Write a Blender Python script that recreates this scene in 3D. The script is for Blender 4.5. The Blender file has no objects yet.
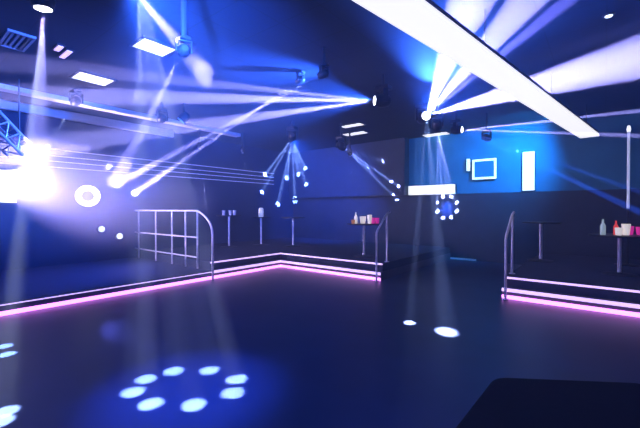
import bpy, bmesh, math, random
from mathutils import Vector, Matrix, Quaternion
random.seed(7)
C = bpy.context.scene
COL = C.collection

# ------------------------------------------------------------------ camera
FPX, HOR, HC = 356.0, 210.0, 1.40            # focal length in px, horizon row, lens height
YAW = math.atan2(.625, .781)
E1 = Vector((math.cos(YAW), math.sin(YAW), 0))      # camera right, in the room's axes
E2 = Vector((-math.sin(YAW), math.cos(YAW), 0))     # camera forward
cd = bpy.data.cameras.new('camera'); cam = bpy.data.objects.new('camera', cd); COL.objects.link(cam)
cd.sensor_width = 36; cd.lens = 36 * FPX / 640; cd.clip_start = .05
cam.location = (0, 0, HC)
cam.rotation_euler = (math.pi/2 - math.atan((214 - HOR) / FPX), 0, YAW)
C.camera = cam

# ------------------------------------------------------------------ world: a dark room full of even haze
w = bpy.data.worlds.new('world'); C.world = w; w.use_nodes = True
nt = w.node_tree; nt.nodes.clear()
wo = nt.nodes.new('ShaderNodeOutputWorld')
bg = nt.nodes.new('ShaderNodeBackground'); bg.inputs[0].default_value = (0, 0, 0, 1); bg.inputs[1].default_value = 0
vs = nt.nodes.new('ShaderNodeVolumeScatter')
HAZE = .019
vs.inputs['Color'].default_value = (.66, .82, 1, 1); vs.inputs['Density'].default_value = HAZE
vs.inputs['Anisotropy'].default_value = .15
nt.links.new(bg.outputs[0], wo.inputs['Surface']); nt.links.new(vs.outputs[0], wo.inputs['Volume'])
C.view_settings.view_transform = 'Standard'; C.view_settings.look = 'None'
C.view_settings.gamma = 1; C.view_settings.use_curve_mapping = False
C.view_settings.exposure = 0.0
cy = C.cycles
cy.use_denoising = True; cy.sample_clamp_indirect = 1.5; cy.sample_clamp_direct = 0
cy.max_bounces = 5; cy.diffuse_bounces = 2; cy.glossy_bounces = 2; cy.volume_bounces = 0; cy.transmission_bounces = 3
cy.caustics_reflective = False; cy.caustics_refractive = False

# room fill: blue pars added on the ceiling (bodies further down use the same spots)
XL, XR, YF, YB, ZC = -9.6, 4.0, -3.5, 10.35, 3.6
def light_at(name, kind, a, b, energy, color, size_deg=3, blend=.35, radius=.02, parent=None):
    l = bpy.data.lights.new(name, kind); o = bpy.data.objects.new(name, l); COL.objects.link(o)
    l.energy = energy; l.color = color
    if kind == 'SPOT':
        l.spot_size = math.radians(size_deg); l.spot_blend = blend; l.shadow_soft_size = radius
    if kind == 'POINT': l.shadow_soft_size = radius
    a = Vector(a); b = Vector(b)
    q = (b - a).to_track_quat('-Z', 'Y')
    if parent:
        o.parent = parent; o.location = a - parent.location
    else: o.location = a
    o.rotation_mode = 'QUATERNION'; o.rotation_quaternion = q
    return o

# ------------------------------------------------------------------ helpers
def P(px, py, Z):
    """room point seen at a photo pixel, Z metres in front of the lens"""
    return E1 * ((px - 320) / FPX * Z) + E2 * Z + Vector((0, 0, HC + (HOR - py) / FPX * Z))
def at_z(px, py, z): return P(px, py, (z - HC) * FPX / (HOR - py))
def at_plane(px, py, axis, v):
    d = P(px, py, 1) - Vector((0, 0, HC)); t = v / d[axis]
    return Vector((0, 0, HC)) + d * t

def new_bm(): return bmesh.new()
def add_box(bm, lo, hi, M=None):
    x0, y0, z0 = lo; x1, y1, z1 = hi
    v = [Vector(p) for p in ((x0,y0,z0),(x1,y0,z0),(x1,y1,z0),(x0,y1,z0),(x0,y0,z1),(x1,y0,z1),(x1,y1,z1),(x0,y1,z1))]
    if M is not None: v = [M @ p for p in v]
    v = [bm.verts.new(p) for p in v]
    for f in ((3,2,1,0),(4,5,6,7),(0,1,5,4),(1,2,6,5),(2,3,7,6),(3,0,4,7)): bm.faces.new([v[i] for i in f])
def add_tube(bm, pts, r, n=10):
    pts = [Vector(p) for p in pts]; rings = []
    for i, p in enumerate(pts):
        t = ((pts[min(i+1, len(pts)-1)] - p).normalized() + (p - pts[max(i-1, 0)]).normalized()).normalized()
        u = t.orthogonal().normalized() if i == 0 else (u - t * u.dot(t)).normalized()
        v = t.cross(u)
        rr = r[i] if isinstance(r, (list, tuple)) else r
        rings.append([bm.verts.new(p + (u * math.cos(2*math.pi*k/n) + v * math.sin(2*math.pi*k/n)) * rr) for k in range(n)])
    for a, b in zip(rings, rings[1:]):
        for k in range(n): bm.faces.new((a[k], a[(k+1) % n], b[(k+1) % n], b[k]))
    bm.faces.new(rings[0][::-1]); bm.faces.new(rings[-1])
def add_lathe(bm, prof, M=None, n=20):
    rings = []
    for r, z in prof:
        vs_ = [Vector((r*math.cos(2*math.pi*k/n), r*math.sin(2*math.pi*k/n), z)) for k in range(n)]
        if M is not None: vs_ = [M @ p for p in vs_]
        rings.append([bm.verts.new(p) for p in vs_])
    for a, b in zip(rings, rings[1:]):
        for k in range(n): bm.faces.new((a[k], a[(k+1) % n], b[(k+1) % n], b[k]))
    bm.faces.new(rings[0][::-1]); bm.faces.new(rings[-1])
def add_prism(bm, poly, z0, z1):
    a = [bm.verts.new((x, y, z0)) for x, y in poly]; b = [bm.verts.new((x, y, z1)) for x, y in poly]
    n = len(poly)
    for k in range(n): bm.faces.new((a[k], a[(k+1) % n], b[(k+1) % n], b[k]))
    bm.faces.new(a[::-1]); bm.faces.new(b)
def obj(name, bm, mat, parent=None, smooth=False, bevel=0):
    bmesh.ops.recalc_face_normals(bm, faces=bm.faces[:])
    me = bpy.data.meshes.new(name); bm.to_mesh(me); bm.free()
    o = bpy.data.objects.new(name, me); COL.objects.link(o); me.materials.append(mat)
    if smooth:
        for p in me.polygons: p.use_smooth = True
        me.set_sharp_from_angle(angle=math.radians(40))
    if bevel:
        m = o.modifiers.new('bevel', 'BEVEL'); m.width = bevel; m.segments = 3; m.limit_method = 'ANGLE'
    if parent: o.parent = parent
    return o
def box(name, lo, hi, mat, parent=None, bevel=0):
    bm = new_bm(); add_box(bm, lo, hi); return obj(name, bm, mat, parent, bevel=bevel)
def thing(name, label, cat, loc=(0,0,0), group=None):
    o = bpy.data.objects.new(name, None); COL.objects.link(o); o.location = loc
    o['label'] = label; o['category'] = cat; o.empty_display_size = .1
    if group: o['group'] = group
    return o
def tag(o, label, cat, group=None):
    o['label'] = label; o['category'] = cat
    if group: o['group'] = group
    return o
def struct(o): o['kind'] = 'structure'; return o

# ------------------------------------------------------------------ materials
def mat(name, base, rough=.5, metal=0, emit=None, strength=0, noise=0, nscale=8, bump=0, spec=.5):
    m = bpy.data.materials.new(name); m.use_nodes = True; t = m.node_tree
    b = t.nodes['Principled BSDF']
    b.inputs['Base Color'].default_value = (*base, 1); b.inputs['Roughness'].default_value = rough
    b.inputs['Metallic'].default_value = metal; b.inputs['Specular IOR Level'].default_value = spec
    if emit: b.inputs['Emission Color'].default_value = (*emit, 1); b.inputs['Emission Strength'].default_value = strength
    if noise or bump:
        tc = t.nodes.new('ShaderNodeTexCoord'); nz = t.nodes.new('ShaderNodeTexNoise')
        nz.inputs['Scale'].default_value = nscale; nz.inputs['Detail'].default_value = 4
        t.links.new(tc.outputs['Object'], nz.inputs['Vector'])
        if noise:
            r = t.nodes.new('ShaderNodeValToRGB')
            r.color_ramp.elements[0].color = (*[c*(1-noise) for c in base], 1); r.color_ramp.elements[0].position = .3
            r.color_ramp.elements[1].color = (*[min(1, c*(1+noise)) for c in base], 1); r.color_ramp.elements[1].position = .7
            t.links.new(nz.outputs['Fac'], r.inputs[0]); t.links.new(r.outputs[0], b.inputs['Base Color'])
        if bump:
            bp = t.nodes.new('ShaderNodeBump'); bp.inputs['Strength'].default_value = bump; bp.inputs['Distance'].default_value = .01
            t.links.new(nz.outputs['Fac'], bp.inputs['Height']); t.links.new(bp.outputs[0], b.inputs['Normal'])
    return m
def tile_mat(name, base, line, size, rough):
    m = mat(name, base, rough); t = m.node_tree; b = t.nodes['Principled BSDF']
    tc = t.nodes.new('ShaderNodeTexCoord'); br = t.nodes.new('ShaderNodeTexBrick')
    br.offset = 0; br.inputs['Scale'].default_value = 1
    br.inputs['Brick Width'].default_value = size; br.inputs['Row Height'].default_value = size
    br.inputs['Mortar Size'].default_value = .008
    br.inputs['Color1'].default_value = (*base, 1); br.inputs['Color2'].default_value = (*[c*.85 for c in base], 1)
    br.inputs['Mortar'].default_value = (*line, 1)
    t.links.new(tc.outputs['Object'], br.inputs['Vector']); t.links.new(br.outputs['Color'], b.inputs['Base Color'])
    return m
M_floor = mat('floor_dark_vinyl', (.018, .036, .085), .38, noise=.25, nscale=1.2, spec=.32)
M_ceil = tile_mat('ceiling_black_tile', (.010, .018, .036), (.005, .008, .013), .6, .8)
M_wall = mat('wall_navy_paint', (.02, .035, .085), .75, noise=.12, nscale=2)
M_wallteal = mat('wall_teal_paint', (.03, .20, .36), .75, noise=.1, nscale=2)
M_panel = mat('wall_dark_panel', (.018, .028, .05), .6, noise=.2, nscale=3)
M_pale = mat('ceiling_beam_pale', (.62, .58, .6), .7)
M_plat = mat('platform_black_carpet', (.03, .038, .075), .9, noise=.3, nscale=30)
M_riser = mat('platform_riser', (.10, .09, .12), .6)
M_pink = mat('light_strip_pink', (.9, .7, .9), .4, emit=(.80, .22, 1.0), strength=3.4)
M_lav = mat('light_strip_lavender', (.9, .8, .9), .4, emit=(.66, .46, 1.0), strength=1.5)
M_steel = mat('brushed_steel', (.93, .9, .97), .4, .1)
M_black = mat('fixture_black', (.02, .02, .024), .45)
M_case = mat('case_black', (.007, .004, .004), .75, noise=.3, nscale=40, spec=.15)
M_lens = mat('lens_lit', (1, 1, 1), .3, emit=(.86, .86, 1), strength=14)
M_lens_dim = mat('lens_lit_soft', (1, 1, 1), .3, emit=(.62, .74, 1), strength=2.6)
M_white = mat('diffuser_white', (.9, .9, .9), .4, emit=(.93, .95, 1.0), strength=1.2)
M_batten = mat('batten_white', (.9, .9, .9), .4, emit=(.97, .98, 1.0), strength=1.02)
M_tube = mat('tube_violet', (.8, .8, .9), .4, emit=(.40, .42, .95), strength=.55)
M_blind = mat('blinder_white', (1, 1, 1), .4, emit=(.95, .93, 1), strength=2.5)
M_glass_w = mat('frosted_glass_glow', (.9, .88, .86), .35, emit=(1, .93, .92), strength=.55)  # drinks are no lamps: their brightness is put into the glass as emission
M_glass_p = mat('pink_glass_glow', (.75, .06, .4), .25, emit=(1, .05, .5), strength=.4)
M_glass_r = mat('red_glass_glow', (.7, .06, .06), .25, emit=(1, .09, .1), strength=.45)
M_glass_a = mat('amber_glass_glow', (.5, .2, .08), .25, emit=(1, .42, .2), strength=.22)
M_glass_g = mat('grey_glass_glow', (.5, .6, .62), .25, emit=(.6, .8, .85), strength=.3)
M_warm = mat('light_box_warm', (.9, .9, .85), .4, emit=(1, .97, .86), strength=.95)
M_frame = mat('screen_frame_lit', (.9, .95, 1), .4, emit=(.72, .92, 1.0), strength=1.2)
M_screen = mat('screen_blue', (.02, .12, .3), .3, emit=(.0, .2, .62), strength=.6)

# ------------------------------------------------------------------ setting
T = .15
struct(box('floor', (XL-T, YF-T, -.12), (XR+T, YB+T, 0), M_floor))
struct(box('ceiling', (XL-T, YF-T, ZC), (XR+T, YB+T, ZC+.12), M_ceil))
struct(box('wall_left', (XL-T, YF-T, 0), (XL, YB+T, ZC), M_wall))
struct(box('wall_back', (XL, YB, 0), (XR, YB+T, ZC), M_wallteal))
struct(box('wall_right', (XR, YF-T, 0), (XR+T, YB+T, ZC), M_wall))
struct(box('wall_front', (XL, YF-T, 0), (XR, YF, ZC), M_wall))
struct(box('trim_1', (XL+.0, YB-.05, 0), (XR, YB, 1.86), M_panel))          # dark wainscot on the back wall
struct(box('trim_2', (XL, YB-.30, 1.86), (-4.75, YB, ZC), M_panel))          # dark upper boxing left of the teal wall
struct(box('baseboard_back', (-3.9, YB-.075, .0), (-2.75, YB-.05, .05), M_steel))
# pale dropped beams over the left platform
for n, (px0, py0, z, wd) in enumerate(((0, 88, 3.52, .22), (0, 108, 3.42, .10), (0, 116, 3.36, .10))):
    a = at_z(px0, py0, z)
    struct(box('trim_%d' % (n+3), (a.x - wd, -1.0, z), (a.x, 6.6 if n == 0 else 5.2, ZC), M_pale))

# ------------------------------------------------------------------ raised platforms with lit steps
XE, YE = -6.23, 6.23         # front edges
R1, R2, TR = .165, .33, .11
def strip_run(name, pts, z, mat_, parent, h=.034, t=.02):
    """a light strip following the face of a step (pts run so the room is on the right hand)"""
    bm = new_bm()
    for (x0, y0), (x1, y1) in zip(pts, pts[1:]):
        d = Vector((x1-x0, y1-y0, 0)).normalized(); nrm = Vector((d.y, -d.x, 0)) * t
        a = Vector((x0, y0, z)); b = Vector((x1, y1, z))
        lo = Vector((min(a.x, b.x, a.x+nrm.x, b.x+nrm.x), min(a.y, b.y, a.y+nrm.y, b.y+nrm.y), z))
        hi = Vector((max(a.x, b.x, a.x+nrm.x, b.x+nrm.x), max(a.y, b.y, a.y+nrm.y, b.y+nrm.y), z+h))
        add_box(bm, lo, hi)
    return obj(name, bm, mat_, parent)
# corner platform (two steps)
YS = 4.30; XA = -3.45
pf = thing('stage_platform', 'dark two-step corner platform edged with glowing pink light strips below the back left walls', 'platform', (-7.5, 8, 0))
def pobj(name, poly, z0, z1, m, par, root):
    bm = new_bm(); add_prism(bm, [(x-root.location.x, y-root.location.y) for x, y in poly], z0, z1)
    return obj(name, bm, m, par)
def prun(name, pts, z, m, par, root, **k): return strip_run(name, [(x-root.location.x, y-root.location.y) for x, y in pts], z, m, par, **k)
low = pobj('lower_step', [(XL+.006, YS), (XE, YS), (XE, YE), (XA, YE), (XA, YB-.056), (XL+.006, YB-.056)], 0, R1, M_riser, pf, pf)
top = pobj('deck', [(XL+.006, YS), (XE-TR, YS), (XE-TR, YE+TR), (XA-.02, YE+TR), (XA-.02, YB-.056), (XL+.006, YB-.056)], R1, R2, M_plat, pf, pf)
prun('light_strip', [(XE, YS), (XE, YE), (XA, YE)], .0, M_pink, low, pf, h=.055)['label'] = 'pink glowing light strip along the floor'
prun('light_strip', [(XE, YS), (XE, YE), (XA, YE)], R1-.052, M_lav, low, pf, h=.05)
prun('light_strip', [(XE-TR, YS), (XE-TR, YE+TR), (XA-.02, YE+TR)], R2-.03, M_lav, top, pf, h=.028)
# left low platform (one step)
pl = thing('stage_platform', 'low single-step platform along the left wall with a pink strip at floor', 'platform', (-7.9, 0, 0))
low = pobj('deck', [(XL+.006, YF+.006), (XE, YF+.006), (XE, YS-.01), (XL+.006, YS-.01)], 0, R1, M_plat, pl, pl)
prun('light_strip', [(XE, YF+.006), (XE, YS-.01)], 0, M_pink, low, pl, h=.055)['label'] = 'pink glowing light strip along the floor'
prun('light_strip', [(XE, YF+.006), (XE, YS-.01)], R1-.03, M_lav, low, pl, h=.012)
# right platform
XB = -1.27
pr = thing('stage_platform', 'dark two-step platform on the right of the aisle with pink lit edge', 'platform', (1.4, 8, 0))
low = pobj('lower_step', [(XB, YE), (XR-.006, YE), (XR-.006, YB-.056), (XB, YB-.056)], 0, R1, M_riser, pr, pr)
top = pobj('deck', [(XB+.02, YE+TR), (XR-.006, YE+TR), (XR-.006, YB-.056), (XB+.02, YB-.056)], R1, R2, M_plat, pr, pr)
prun('light_strip', [(XB, YE), (XR-.006, YE)], 0, M_pink, low, pr, h=.055)['label'] = 'pink glowing light strip along the floor'
prun('light_strip', [(XB, YE), (XR-.006, YE)], R1-.052, M_lav, low, pr, h=.05)
prun('light_strip', [(XB+.02, YE+TR), (XR-.006, YE+TR)], R2-.03, M_lav, top, pr, h=.028)

# ------------------------------------------------------------------ handrails
def bend(a, b, c, n=5):
    a, b, c = Vector(a), Vector(b), Vector(c)
    return [a*(1-t)**2 + b*2*t*(1-t) + c*t*t for t in [i/n for i in range(n+1)]]
def stair_rail(x, y, dx, dy, run, label):
    """short post on the floor, sloping rail, tall post on the deck; (dx,dy) points up the steps"""
    t = thing('handrail', label, 'handrail', (x, y, 0), 'steel handrails beside the steps')
    d = Vector((dx, dy, 0)); p1 = d * run
    bm = new_bm(); add_tube(bm, [(0,0,0), (0,0,.93)], .02); obj('post', bm, M_steel, t, True)
    bm = new_bm(); add_tube(bm, [p1 + Vector((0,0,R2)), p1 + Vector((0,0,1.33))], .02); obj('post', bm, M_steel, t, True)
    s = Vector((0,0,.90)); e = p1 + Vector((0,0,1.36))
    pts = bend(s, s + Vector((0,0,.09)), s + (e-s)*.25 + Vector((0,0,.04))) + bend(e - (e-s)*.3, e - (e-s)*.06, e + d*.12)
    bm = new_bm(); add_tube(bm, pts, .021); obj('rail', bm, M_steel, t, True)
    for q in (Vector((0,0,0)), p1 + Vector((0,0,R2))):
        bm = new_bm(); add_lathe(bm, [(.05, q.z), (.05, q.z+.012)], Matrix.Translation((q.x, q.y, 0))); obj('foot_plate', bm, M_steel, t)
    return t
stair_rail(XB+.06, YE-.06, 0, 1, .50, 'short steel stair handrail right of the dark aisle at the right platform corner')
stair_rail(XA-.06, YE-.06, 0, 1, .42, 'short steel stair handrail left of the dark aisle at the corner platform end')
# long railing where the corner platform drops to the low one, with a curved stair end
gr = thing('guard_railing', 'long steel railing with upright posts and curved end on the left platform', 'railing', (XE-.25, YS-.06, 0))
def rp(t, z): return Vector((-t, 0, z))
for t in (.22, .68, 1.25, 2.0, 2.9):
    bm = new_bm(); add_tube(bm, [rp(t, R1), rp(t, 1.38)], .02); obj('post', bm, M_steel, gr, True)
for z in (1.385, .82, .40):
    bm = new_bm(); add_tube(bm, [rp(.22, z), rp(3.08, z)], .02 if z > 1 else .016); obj('rail', bm, M_steel, gr, True)
bm = new_bm(); add_tube(bm, [rp(.22, 1.385)] + bend(rp(.15, 1.36), rp(-.31, 1.2), rp(-.32, .90), 8) + [rp(-.32, 0)], .022)
obj('curved_handrail', bm, M_steel, gr, True)

# ------------------------------------------------------------------ ceiling lights
def ceiling_light(px, py, lx, ly, label):
    a = at_z(px, py, ZC - .02)
    t = thing('ceiling_light', label, 'ceiling light', (a.x, a.y, ZC), 'square white ceiling lights')
    bm = new_bm()
    for lo, hi in (((-lx/2-.03, -ly/2-.03, -.02), (lx/2+.03, -ly/2, 0)), ((-lx/2-.03, ly/2, -.02), (lx/2+.03, ly/2+.03, 0)),
                   ((-lx/2-.03, -ly/2, -.02), (-lx/2, ly/2, 0)), ((lx/2, -ly/2, -.02), (lx/2+.03, ly/2, 0))): add_box(bm, lo, hi)
    obj('frame', bm, M_black, t)
    box('diffuser', (-lx/2, -ly/2, -.016), (lx/2, ly/2, 0), M_white, t)
for a in ((155, 49, .36, .42, 'bright white ceiling light nearest the camera, upper left, above the crossing beams'),
          (94, 80, .42, .5, 'white ceiling light left of the nearest one, close to the pale beams'),
          (352, 126, .6, .25, 'thin pale ceiling light at mid ceiling over the back corner'),
          (355, 134, .7, .3, 'white ceiling light just beyond the thin pale one over the corner'),
          (436, 135, .7, .4, 'white ceiling light over the aisle beneath the fan of beams')):
    ceiling_light(*a)
for px, py, nm in ((60, 49, 'shorter of two tiny white strip lights on the ceiling at upper left'), (67, 55, 'longer of two tiny white strip lights on the ceiling at upper left')):
    a = at_z(px, py, ZC - .02); t = thing('strip_light', nm, 'ceiling light', (a.x, a.y, ZC), 'tiny strip lights at upper left')
    hl = .10 if px == 60 else .17
    box('housing', (-hl-.02, -.05, -.02), (hl+.02, .05, 0), M_black, t); box('diffuser', (-hl, -.03, -.03), (hl, .03, -.02), M_lav, t)
a = at_z(18, 43, ZC - .03)
t = thing('ceiling_vent', 'grey rectangular ceiling vent left of the downward beam at upper left', 'vent', (a.x, a.y, ZC))
M_vent = mat('vent_grey', (.5, .5, .54), .5, .2)
bm = new_bm()
for lo, hi in (((-.3, -.14, -.03), (.3, -.11, 0)), ((-.3, .11, -.03), (.3, .14, 0)), ((-.3, -.11, -.03), (-.27, .11, 0)), ((.27, -.11, -.03), (.3, .11, 0))): add_box(bm, lo, hi)
obj('frame', bm, M_vent, t)
for q in range(4): box('slat', (-.27, -.09+q*.055, -.024), (.27, -.065+q*.055, -.008), M_vent, t)
a = at_z(607, 16, ZC)
t = thing('downlight', 'tiny round recessed downlight in the dark ceiling at upper right', 'downlight', (a.x, a.y, ZC))
bm = new_bm(); add_lathe(bm, [(.055, -.015), (.06, 0)]); obj('trim_ring', bm, M_black, t, True)
bm = new_bm(); add_lathe(bm, [(.035, -.02), (.04, -.01)]); obj('lens', bm, M_lens_dim, t, True)

# the long hung white batten
s = at_z(378, -6, 3.0); e = at_z(589, 136, 3.0)
ln = (e - s).length; ang = math.atan2(e.y - s.y, e.x - s.x)
bt = thing('linear_light', 'long wide blazing white linear light hung diagonally below the ceiling', 'linear light', ((s+e)/2).to_tuple())
Rz = Matrix.Rotation(ang, 4, 'Z')
L0 = -ln/2 - 1.2
bm = new_bm(); add_box(bm, (L0, -.165, -.03), (ln/2, .165, .02), Rz); obj('diffuser', bm, M_batten, bt)
bm = new_bm(); add_box(bm, (L0, -.165, .02), (ln/2, .165, .06), Rz); obj('housing', bm, M_black, bt)
for k in (.06, .36, .66, .96):
    p = Rz @ Vector((L0 + (ln/2 - L0)*k, 0, .06))
    bm = new_bm(); add_tube(bm, [p, (p.x, p.y, ZC - bt.location.z)], .008, 6); obj('hanging_rod', bm, M_black, bt)

# ------------------------------------------------------------------ moving heads
def moving_head(pos, aim, label, beams, s=1.0, lens=None, group='moving head lights under the ceiling', zmount=ZC):
    """pos: lens centre. Hangs from the ceiling. beams: (target, cone degrees, energy, colour[, blend])"""
    pos = Vector(pos); aim = Vector(aim); d = (aim - pos).normalized()
    piv = pos - d * .17 * s
    root = thing('moving_head_light', label, 'stage light', (piv.x, piv.y, zmount), group)
    o = root.location
    top = piv.z + .19*s
    box('base', (-.13*s, -.09*s, top - o.z), (.13*s, .09*s, top + .07*s - o.z), M_black, root, .012)
    if zmount - top - .07*s > .005:
        bm = new_bm(); add_tube(bm, [(0, 0, top + .07*s - o.z), (0, 0, 0)], .024); obj('hanger_pipe', bm, M_black, root)
    hd = Vector((d.x, d.y, 0)); hd = hd.normalized() if hd.length > .05 else Vector((1, 0, 0))
    side = Vector((-hd.y, hd.x, 0)); Q = Matrix((( side.x, hd.x, 0, 0), (side.y, hd.y, 0, 0), (0, 0, 1, piv.z - o.z), (0, 0, 0, 1)))
    bm = new_bm()
    for sx in (-1, 1):
        x0, x1 = sorted((sx*.125*s, sx*.155*s)); add_box(bm, (x0, -.045*s, -.05*s), (x1, .045*s, .19*s), Q)
    add_box(bm, (-.155*s, -.045*s, .165*s), (.155*s, .045*s, .19*s), Q)
    obj('yoke', bm, M_black, root, bevel=.006)
    H = Matrix.Translation(piv - o) @ d.to_track_quat('Z', 'Y').to_matrix().to_4x4()
    bm = new_bm(); add_lathe(bm, [(.06*s, -.13*s), (.095*s, -.10*s), (.115*s, -.02*s), (.12*s, .06*s), (.10*s, .13*s), (.095*s, .16*s)], H)
    head = obj('head', bm, M_black, root, True)
    r = .078*s
    bm = new_bm(); add_lathe(bm, [(r, .158*s), (r, .166*s), (r*.7, .172*s)], H); obj('lens', bm, lens or M_lens, head, True)
    for b in beams:
        tg, deg, en, colr = b[:4]; bl = b[4] if len(b) > 4 else .5
        light_at('beam', 'SPOT', pos + d*.02 + (Vector(tg)-pos).normalized()*.02, tg, en, colr, deg, bl, .012, root)
    return root
def wall_hit(px, py):
    return min((at_plane(px, py, 0, XL), at_plane(px, py, 1, YB-.05 if py > 196 else YB)), key=lambda v: v.length if (v.xy.dot(E2.xy) > 0) else 1e9)

VI = (.50, .40, 1.0); BV = (.26, .22, 1.0); BL = (.03, .13, 1.0); WH = (.78, .78, 1.0)
KW = 1350.0

# fan toward the camera, upper right
g = P(426, 116, 6.8)
moving_head(g, at_z(560, 20, 3.2), 'moving head light over the aisle throwing a wide fan of pale beams', [
    (at_z(470, 0, 3.2), 6.5, 260*KW, VI, .3), (at_z(526, 0, 3.22), 5, 260*KW, VI, .3),
    (at_z(568, 0, 3.25), 2.2, 260*KW, BV, .4), (at_z(640, 58, 3.25), 11, 260*KW, VI, .3),
    (at_z(540, -80, 3.7), 60, 3*KW, BL, 1), (at_z(410, 323, 0), 2.4, 30*KW, (.42, .5, 1), 1), (at_z(447, 332, 0), 4.0, 28*KW, (.42, .5, 1), 1)], 1.0)  # the wide blue spot is added fill, a halo around the fan
h = P(462, 130, 7.6)
moving_head(h, P(640, 125, 6), 'moving head light right of the aisle with thin beams spreading right', [
    (P(640, 112, 6), 2.4, 420*KW, VI), (P(640, 136, 6), 1.8, 420*KW, VI),
    (P(640, 192, 6.4), 1.8, 150*KW, BL), (P(640, 212, 6.4), 2.4, 190*KW, BL)], .8)
moving_head(P(489, 139, 8.2), P(520, 152, 9), 'small moving head light above the lit screen on the back wall', [(P(520, 152, 9.3), 1.2, 40*KW, VI)], .7)
d0 = P(374, 101, 5.8)
moving_head(d0, P(230, 98, 5.6), 'moving head light at mid ceiling throwing bright beams to the left', [
    (P(210, 84, 5.3), 3.5, 170*KW, VI), (P(225, 99, 5.5), 4.5, 340*KW, VI), (P(200, 125, 6.2), 5, 260*KW, VI),
    (P(225, 90, 5.6), 60, 6*KW, BL, 1)], .9)  # last spot: wide blue fill added around the bundle
moving_head(P(352, 104, 7.6), P(393, 119, 8.4), 'small moving head light beside the bright left bundle, thin beam rightward', [(P(400, 122, 8.6), 1.2, 70*KW, VI)], .7)
moving_head(P(297, 83, 5.7), wall_hit(135, 193), 'moving head light left of the bundle with one long slanting beam', [(wall_hit(135, 193), 1.7, 700*KW, VI)], .5)
moving_head(P(319, 77, 4.9), wall_hit(117, 184), 'moving head light just right of the long slanting beam, second slanting beam', [(wall_hit(117, 184), 1.7, 700*KW, VI)], .5)
moving_head(P(127, -18, 1.6), P(127, -18, 1.6) + P(235, 110, 2) - Vector((0, 0, HC)), 'moving head light above the top edge sending a beam down to the right', [(P(127, -18, 1.6) + P(235, 110, 2) - Vector((0, 0, HC)), 5, 80*KW, VI, .8), (at_z(240, 103, 3.4), 60, 4*KW, BL, 1)], .7)  # second spot is added blue fill under the ceiling
moving_head(P(183, 54, 2.9), P(137, 135, 6.5), 'moving head light beside the nearest white ceiling light, beam slanting down left', [(wall_hit(116, 182), 3.2, 100*KW, VI)], .4)
A = at_z(45, 11, 3.3)
moving_head(A, A + Vector((0, 0, -1)) + .12*E2, 'moving head light at far upper left with bright beam straight down', [
    (wall_hit(36, 184), 7.5, 62*KW, VI, .9)] + [(at_z(px, py, 0), 3.0, 13*KW, WH) for px, py in ((2, 347), (5, 355), (3, 413), (-3, 423))], .9)
moving_head(P(75, 104, 6.6), P(57, 133, 7.4), 'small moving head light below the pale beams, short beam down left', [(P(57, 133, 7.4), 2.0, 70*KW, WH)], .7)
moving_head(P(160, 121, 7.4), P(122, 155, 8.6), 'small moving head light over the left platform with soft beam down left', [(P(122, 155, 8.4), 2.5, 50*KW, VI)], .7)
for n, (px, py, qx, Z) in enumerate(((200, 149, 207, 9.4), (243, 153, 252, 10.2), (350, 156, 357, 9.6))):
    moving_head(P(px, py, Z), P(qx, 212, Z+.5), ('tiny pin spot light above the curved railing end with thin steep beam', 'tiny pin spot light between the railing and back corner, thin steep beam',
        'tiny pin spot light over the lit drinks table, thin steep beam')[n], [(P(qx, 212, Z+.5), 1.0, 170*KW, (.5, .5, .8))], .4, lens=M_lens_dim, group='pin spot lights')
# bead rings thrown on the walls
j = P(292, 139, 9.0)
moving_head(j, P(287, 180, 13), 'moving head light by the back corner spreading eight narrow blue beams', [
    (wall_hit(px, py), 2.2, 170*KW, (.28, .4, 1)) for px, py in ((262, 192), (278, 204), (295, 201), (307, 187), (306, 170), (265, 175), (287, 178), (299, 176))] + [(P(330, 200, 13), 75, 2.2*KW, (.01, .1, 1), 1)], .9)  # the wide last spot is fill added to turn the corner walls blue
k = P(344, 148, 9.2)
moving_head(k, P(385, 175, 11), 'moving head light left of the aisle with narrow blue beams to right', [
    (wall_hit(px, py), 2.0, 190*KW, (.28, .38, 1)) for px, py in ((377, 160), (396, 185), (397, 199), (386, 163), (404, 190), (370, 170))], .9)
l = P(437, 130, 7.6)
moving_head(l, at_plane(447, 200, 1, YB), 'moving head light beside the fan source, projecting a ring of dots down the aisle', [
    (at_plane(447 + 10.5*math.cos(math.radians(22.5+45*q)), 207 + 11*math.sin(math.radians(22.5+45*q)), 1, YB-.05), 1.8, 110*KW, (.45, .5, 1)) for q in range(8)] + [(at_plane(447, 210, 1, YB), 8, 7*KW, BL, 1)], .9, lens=M_lens_dim)

# round ring lamp and dots on the left wall
rc = at_plane(88, 196, 0, XL + .30)
dr = (Vector((0, 0, HC)) - rc).normalized()
M_ring = mat('ring_white', (1, 1, 1), .4, emit=(.95, .93, 1), strength=2.2)
M_rlens = mat('ring_centre', (.12, .11, .16), .5, emit=(.42, .36, .55), strength=.6)
rl = thing('ring_lamp', 'large round white glowing ring lamp on the left wall', 'stage light', (XL, rc.y, rc.z))
Hm = Matrix.Translation((.30, 0, 0)) @ dr.to_track_quat('Z', 'Y').to_matrix().to_4x4()
bm = new_bm(); add_box(bm, (0, -.1, -.12), (.06, .1, .12)); add_box(bm, (.05, -.04, -.04), (.2, .04, .04)); obj('wall_bracket', bm, M_black, rl)
bm = new_bm(); add_lathe(bm, [(.12, -.16), (.20, -.12), (.27, -.03), (.27, .0)], Hm, 28); hd = obj('housing', bm, M_black, rl, True)
bm = new_bm()
prev = None; n = 32; rings = []
for r, z in ((.12, .0), (.14, .03), (.19, .045), (.23, .03), (.245, .0)):
    rings.append([bm.verts.new(Hm @ Vector((r*math.cos(2*math.pi*q/n), r*math.sin(2*math.pi*q/n), z))) for q in range(n)])
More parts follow.
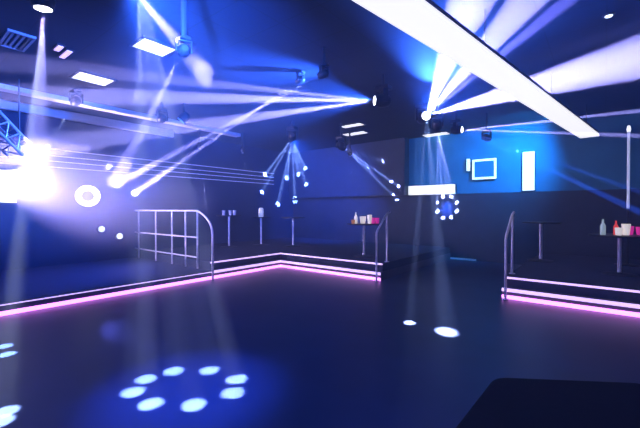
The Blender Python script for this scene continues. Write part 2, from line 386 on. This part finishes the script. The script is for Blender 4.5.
for a_, b_ in zip(rings, rings[1:] + rings[:1]):
    for q in range(n): bm.faces.new((a_[q], a_[(q+1) % n], b_[(q+1) % n], b_[q]))
obj('glowing_ring', bm, M_ring, rl, True)
bm = new_bm(); add_lathe(bm, [(.122, .0), (.122, .012), (.06, .02)], Hm, 24); obj('centre_lens', bm, M_rlens, rl, True)
for px, py in ((118, 330), (150, 345), (170, 360)):
    light_at('beam', 'SPOT', rc + dr*.12, at_z(px, py, 0), .2*KW, (.10, .14, 1), 4.5, 1, .02, rl)
fr = at_z(140, -26, 3.32)
moving_head(fr, at_z(188, 389, 0), 'moving head light just above the picture edge aimed down at the dance floor ring', [
    (at_z(px, py, 0), 3.2, 14*KW, (.66, .64, 1), .4) for px, py in ((145, 380), (173, 372), (209, 371), (236, 380), (232, 394), (193, 406), (150, 405), (132, 393))]
    + [(at_z(188, 389, 0), 30, 1.5*KW, (.05, .12, 1), 1)], .9)
for px, py, nm in ((118, 236, 'small glowing dot added as a beam spot on left wall, lowest one below the ring lamp'), (100, 229, 'small glowing dot added as a beam spot on left wall just under the ring lamp')):  # glowing dots stand in for beam spots cast on the wall
    c = at_plane(px, py, 0, XL); t = thing('glow_dot', nm, 'glow dot', c, 'small glow dots on the left wall')
    bm = new_bm(); add_lathe(bm, [(.085, 0), (.09, .05), (.075, .09)], Matrix.Rotation(math.pi/2, 4, 'Y')); obj('housing', bm, M_black, t, True)
    bm = new_bm(); add_lathe(bm, [(.07, .085), (.065, .105), (.03, .12)], Matrix.Rotation(math.pi/2, 4, 'Y')); obj('lens', bm, M_lens_dim, t, True)

# blinding flood at the left edge
fc = at_plane(-6, 186, 0, XL + .48)
fl = thing('flood_light', 'blinding white flood light at the left edge washing the haze', 'flood light', (XL, fc.y, fc.z))
Fm = Matrix.Translation((.48, 0, 0)) @ (Vector((0, 0, HC)) - fc).to_track_quat('Z', 'Y').to_matrix().to_4x4()
bm = new_bm(); add_box(bm, (0.004, -.1, -.1), (.34, .1, .1)); obj('wall_bracket', bm, M_black, fl)
bm = new_bm(); add_box(bm, (-.36, -.34, -.14), (.36, .34, -.0), Fm); obj('housing', bm, M_black, fl, bevel=.02)
bm = new_bm(); add_box(bm, (-.33, -.31, -.0), (.33, .31, .02), Fm); obj('face', bm, M_blind, fl)
dv = (Vector((0, 0, HC)) - fc).normalized()
hz = new_bm(); add_box(hz, (0.0, -3.2, -1.5), (4.2, 5.0, ZC - fc.z))  # fog box added so the flood's glow stays bright nearby and fades sooner
M_hz = bpy.data.materials.new('fog_glow_patch'); M_hz.use_nodes = True; t_ = M_hz.node_tree; t_.nodes.clear()
o_ = t_.nodes.new('ShaderNodeOutputMaterial'); v_ = t_.nodes.new('ShaderNodeVolumeScatter'); v_.inputs['Color'].default_value = (.93, .92, 1, 1); v_.inputs['Anisotropy'].default_value = 0
tc_ = t_.nodes.new('ShaderNodeTexCoord'); mp_ = t_.nodes.new('ShaderNodeMapping'); gr_ = t_.nodes.new('ShaderNodeTexGradient'); gr_.gradient_type = 'SPHERICAL'
mp_.inputs['Scale'].default_value = (1/3.9, 1/4.4, 1/1.25); mu_ = t_.nodes.new('ShaderNodeMath'); mu_.operation = 'MULTIPLY'; mu_.inputs[1].default_value = .26
mp_.inputs['Location'].default_value = (-.05, -.05, 0.22)
t_.links.new(tc_.outputs['Object'], mp_.inputs[0]); t_.links.new(mp_.outputs[0], gr_.inputs[0]); t_.links.new(gr_.outputs['Fac'], mu_.inputs[0])
t_.links.new(mu_.outputs[0], v_.inputs['Density']); t_.links.new(v_.outputs[0], o_.inputs['Volume'])
hz = obj('fog', hz, M_hz); hz.location = (XL + .01, fc.y, fc.z - .01); hz['kind'] = 'stuff'; tag(hz, 'thick lavender fog patch added around the flood light to shape its glow', 'fog')
light_at('flood', 'SPOT', fc + dv*.1, fc + dv*.25 + E1*.7 + E2*.45 + Vector((0, 0, .18)), 2600, (.60, .50, 1), 116, 1, .12, fl)

# ------------------------------------------------------------------ blue fill pars, added to tint the ambient light
def par(pos, aim, label, energy, colr, deg, blend=1):
    pos = Vector(pos); aim = Vector(aim); d = (aim-pos).normalized()
    t = thing('blue_fill_light', label, 'stage light', (pos.x, pos.y, ZC), 'added blue fill lights'); o = t.location
    bm = new_bm(); add_tube(bm, [(0, 0, 0), (0, 0, pos.z - o.z)], .015); obj('hanger_pipe', bm, M_black, t)
    H = Matrix.Translation(pos - o) @ d.to_track_quat('Z', 'Y').to_matrix().to_4x4()
    bm = new_bm(); add_lathe(bm, [(.05, -.12), (.09, -.08), (.1, .08)], H); obj('can', bm, M_black, t, True)
    bm = new_bm(); add_lathe(bm, [(.085, .078), (.085, .085)], H); obj('lens', bm, M_lens_blue, t)
    light_at('wash', 'SPOT', pos + d*.11, aim, energy, colr, deg, blend, .08, t)
M_lens_blue = mat('lens_blue', (.1, .2, 1), .3, emit=(.05, .2, 1), strength=1.5)
par(at_z(556, 112, 3.42), (-2.6, YB, 2.4), 'added blue fill light aimed at the teal back wall', 1150, (.01, .32, 1), 105)
par((-.6, -.8, 3.3), (-1.6, 2.2, 0), 'added blue fill light aimed down at the dance floor', 500, (.01, .12, 1), 150)
par((-6.8, 4.0, 3.3), (-8.2, 1.8, .2), 'added blue fill light aimed at the low left platform', 1500, (.01, .09, 1), 84)

# ------------------------------------------------------------------ lit things on the walls
# thin tubes along the left wall
for n, (zz, nm) in enumerate(((2.74, 'topmost of the thin violet light lines along the left wall'), (2.60, 'second from top of the thin violet lines along the left wall'),
                              (2.48, 'third from top of the thin violet lines along the left wall'), (2.35, 'lowest of the thin violet light lines along the left wall'))):
    t = thing('light_tube', nm, 'light tube', (XL, 4.6, zz), 'thin violet light lines')
    bm = new_bm(); add_tube(bm, [(.05, -5.2, 0), (.05, 4.6, 0)], .010, 8); obj('tube', bm, M_tube, t, True)
    for y in (-4.9, -2.5, 0, 2.5, 4.4): box('clip', (0, y-.02, -.02), (.055, y+.02, -.005), M_black, t)
def wall_panel(name, label, cat, px0, py0, px1, py1, m, depth=.05, frame=None):
    a = at_plane(px0, py0, 1, YB - depth); b = at_plane(px1, py1, 1, YB - depth)
    cx = (a.x+b.x)/2; wz = (a.z+b.z)/2; wx = abs(b.x-a.x)/2; hz = abs(a.z-b.z)/2
    base_y = YB - (.05 if wz < 1.86 else 0)
    t = thing(name, label, cat, (cx, base_y, wz)); dd = base_y - (YB - depth)
    box('housing', (-wx, -dd*.7, -hz), (wx, 0, hz), M_black, t)
    if frame:
        bm = new_bm(); f = frame
        add_box(bm, (-wx, -dd, -hz), (wx, -dd*.7, -hz+f)); add_box(bm, (-wx, -dd, hz-f), (wx, -dd*.7, hz))
        add_box(bm, (-wx, -dd, -hz+f), (-wx+f, -dd*.7, hz-f)); add_box(bm, (wx-f, -dd, -hz+f), (wx, -dd*.7, hz-f))
        obj('lit_frame', bm, M_frame, t)
        box('screen', (-wx+f, -dd*.85, -hz+f), (wx-f, -dd*.7, hz-f), m, t)
    else:
        box('diffuser', (-wx+.008, -dd, -hz+.008), (wx-.008, -dd*.7, hz-.008), m, t)
    return t
wall_panel('wall_screen', 'square blue screen with bright white lit frame on the teal wall', 'screen', 472, 160, 496, 178.5, M_screen, .09, .055)
wall_panel('wall_light', 'tall narrow white light panel right of the framed screen', 'light panel', 522, 152, 534.5, 190.5, M_batten, .10)
wall_panel('wall_light', 'short narrow pale light panel touching left of the framed screen', 'light panel', 466, 159, 470, 171, M_frame, .08)
wall_panel('light_box', 'long low warm white light box over the end of the aisle', 'light box', 408, 186, 455, 194, M_warm, .12)

# tall slim tube lamp on the right platform
b = P(628, 0, 6.9)
t = thing('tube_lamp', 'tall slim pole lamp with pale glowing upper tube on the right platform', 'lamp', (b.x, b.y, R2))
M_pole = mat('tube_pale', (.8, .8, .9), .4, emit=(.5, .58, .95), strength=.55)
M_ptip = mat('tube_tip', (.9, .9, .9), .4, emit=(.8, .85, 1), strength=1.3)
bm = new_bm(); add_tube(bm, [(0,0,1.1), (0,0,2.58)], .022); obj('tube', bm, M_pole, t, True)
bm = new_bm(); add_lathe(bm, [(.026, 2.58), (.034, 2.63), (.02, 2.7)]); obj('tip', bm, M_ptip, t, True)
bm = new_bm(); add_tube(bm, [(0,0,.02), (0,0,1.1)], .02); obj('stem', bm, M_black, t, True)
bm = new_bm(); add_lathe(bm, [(.2, 0), (.2, .015), (.03, .03)]); obj('base', bm, M_black, t, True)

# ------------------------------------------------------------------ tables and what stands on them
def table(x, y, h, r, label):
    t = thing('cocktail_table', label, 'table', (x, y, R2), 'black cocktail tables on the platforms')
    bm = new_bm(); add_lathe(bm, [(r, h-.03), (r+.004, h-.015), (r, h)], n=28); obj('tabletop', bm, M_black, t, True)
    bm = new_bm(); add_tube(bm, [(0,0,.02), (0,0,h-.03)], .03); obj('pedestal', bm, M_steel, t, True)
    bm = new_bm(); add_lathe(bm, [(.24, 0), (.24, .012), (.035, .035)]); obj('base', bm, M_black, t, True)
    return t
def bottle(x, y, z, s, m, label, name='bottle', group=None):
    bm = new_bm(); add_lathe(bm, [(.036*s, 0), (.038*s, .01*s), (.038*s, .15*s), (.014*s, .20*s), (.013*s, .255*s), (.016*s, .26*s)])
    o = obj(name, bm, m, None, True); o.location = (x, y, z); return tag(o, label, 'bottle', group)
def glass(x, y, z, r, h, m, label, name='drinking_glass', cat='glass', group=None):
    bm = new_bm(); add_lathe(bm, [(r*.7, 0), (r*.85, h*.4), (r, h), (r*.9, h), (r*.75, h*.4), (r*.55, .012)])
    o = obj(name, bm, m, None, True); o.location = (x, y, z); return tag(o, label, cat, group)
ca = P(364, 0, 8.2); H1 = .76
table(ca.x, ca.y, H1, .40, 'black pedestal table with white and pink drinks left of the aisle')
zt = R2 + H1
def off(c, px, f=0): return c + E1 * px + E2 * f
for dx, f, kind, args in ((-.19, 0, 'b', (1.0, M_glass_w, 'white bottle at the left of the drinks on the table left of aisle')),
                          (-.26, -.1, 'g', (.05, .09, M_glass_a, 'short amber glass beside the white bottle on the lit table')),
                          (-.02, .05, 'g', (.075, .16, M_glass_w, 'wide white glowing cup in the middle of the lit table')),
                          (.115, -.09, 'g', (.055, .20, M_glass_w, 'taller white cup right of the wide one on the lit table')),
                          (.21, .0, 'g', (.055, .13, M_glass_p, 'pink glass left of its twin on the lit table')),
                          (.31, .02, 'g', (.05, .13, M_glass_p, 'pink glass at the right end of the lit table'))):
    p = off(ca, dx, f)
    if kind == 'b': bottle(p.x, p.y, zt, *args)
    else: glass(p.x, p.y, zt, *args)
cb = P(620, 0, 5.9); H2 = .66; zt = R2 + H2
table(cb.x, cb.y, H2, .42, 'black pedestal table with red and white drinks by the right edge')
for dx, f, kind, args in ((-.28, 0, 'b', (1.0, M_glass_g, 'pale grey bottle at left end of the table by right edge')),
                          (-.19, .12, 'b', (.95, M_glass_g, 'grey bottle behind the first on the table by right edge')),
                          (-.10, -.1, 'g', (.055, .12, M_glass_w, 'white cup in front of the red bottle by right edge')),
                          (-.04, .03, 'b', (.9, M_glass_r, 'red bottle on the table by the right edge')),
                          (.06, -.05, 'g', (.06, .18, M_glass_w, 'tall white cup right of the red bottle')),
                          (.19, .02, 'g', (.05, .14, M_glass_p, 'pink glass on the right edge table beside the pole lamp')),
                          (.30, -.03, 'g', (.05, .13, M_glass_p, 'pink glass farthest right on the right edge table'))):
    p = off(cb, dx, f)
    if kind == 'b': bottle(p.x, p.y, zt, *args)
    else: glass(p.x, p.y, zt, *args)
c1 = P(229, 0, 10.3); table(c1.x, c1.y, .92, .35, 'black pedestal table just behind the curved end of the railing')
c2 = P(293, 0, 10.6); table(c2.x, c2.y, .86, .35, 'black pedestal table in the back corner beneath the fanned blue beams')
c3 = P(541, 0, 7.5); table(c3.x, c3.y, .82, .35, 'black pedestal table alone in the dark behind the right handrail')
M_cup = mat('cup_white', (.85, .82, .88), .4)
for dx in (-.14, .05, .17):
    p = off(c1, dx, -.06); glass(p.x, p.y, R2+.92, .05, .14, M_cup, {-.14: 'white cup at left on the table behind the railing', .05: 'white cup in the middle of the table behind the railing', .17: 'white cup at right on the table behind the railing'}[dx])
c4 = P(261, 0, 10.9); table(c4.x, c4.y, .86, .30, 'black pedestal table left of the back corner holding one pale lantern')
M_cupl = mat('tumbler_glow', (.85, .85, .9), .4, emit=(.8, .85, 1), strength=.35)  # pale cup given a glow of its own in the material
bm = new_bm(); add_lathe(bm, [(.06, 0), (.075, .02), (.075, .24), (.05, .27), (.02, .28)]); o = obj('tumbler', bm, M_cupl, None, True)
o.location = (c4.x, c4.y, R2+.86); tag(o, 'pale round lantern on the table left of the back corner', 'tumbler')

# ------------------------------------------------------------------ lattice truss at the left edge
ta = P(-22, 108, 5.3); tb = P(20, 150, 6.0)
tr = thing('lattice_truss', 'metal lattice truss with diagonal bracing sloping down at the left edge', 'truss', (ta.x, ta.y, ZC))
dv = (tb - ta); q = dv.normalized().to_track_quat('X', 'Z').to_matrix().to_4x4()
M_truss = mat('truss_aluminium', (.85, .85, .88), .4, .3)
Tm = Matrix.Translation(ta - tr.location) @ q
LT = dv.length; hs = .13
cor = [(hs, hs), (hs, -hs), (-hs, -hs), (-hs, hs)]
for (yy, zz) in cor:
    bm = new_bm(); add_tube(bm, [Tm @ Vector((0, yy, zz)), Tm @ Vector((LT, yy, zz))], .022, 8); obj('chord', bm, M_truss, tr, True)
bm = new_bm(); nseg = 7
for i in range(nseg):
    for kk in range(4):
        (y0, z0), (y1, z1) = cor[kk], cor[(kk+1) % 4]
        if i % 2: (y0, z0), (y1, z1) = (y1, z1), (y0, z0)
        add_tube(bm, [Tm @ Vector((LT*i/nseg, y0, z0)), Tm @ Vector((LT*(i+1)/nseg, y1, z1))], .012, 6)
obj('lattice', bm, M_truss, tr, True)
bm = new_bm(); add_tube(bm, [(0, 0, 0), (0, 0, ta.z - ZC)], .012, 6); p2 = tb - tr.location; add_tube(bm, [(p2.x, p2.y, 0), p2], .012, 6)
obj('hanging_rod', bm, M_black, tr)

# ------------------------------------------------------------------ dark case in the foreground
zc = .75
pa = at_z(495, 377, zc); pb = at_z(645, 383, zc); pd = at_z(446, 440, zc)
pts = [pa, pb, pb - E2*.75, pd - E2*.25 + E1*.02, pd]
poly = []
for i, p in enumerate(pts):      # round the corners
    a_, b_ = pts[i-1], pts[(i+1) % len(pts)]
    r = .05
    for v in bend(p + (a_-p).normalized()*r, p, p + (b_-p).normalized()*r, 5): poly.append(v)
ctr = sum(pts, Vector())/len(pts)
fc_ = thing('equipment_case', 'black box-shaped equipment case in the bottom right foreground', 'case', (ctr.x, ctr.y, 0))
bm = new_bm(); add_prism(bm, [((p-ctr).x, (p-ctr).y) for p in poly], .04, .62); obj('body', bm, M_case, fc_)
bm = new_bm(); add_prism(bm, [((p-ctr).x, (p-ctr).y) for p in poly], .625, zc); obj('lid', bm, M_case, fc_, bevel=.012)
for p in pts[:4]:
    q_ = (p - ctr)*.82; bm = new_bm(); add_lathe(bm, [(.03, 0), (.03, .04)], Matrix.Translation((q_.x, q_.y, 0)), 12); obj('foot', bm, M_black, fc_)
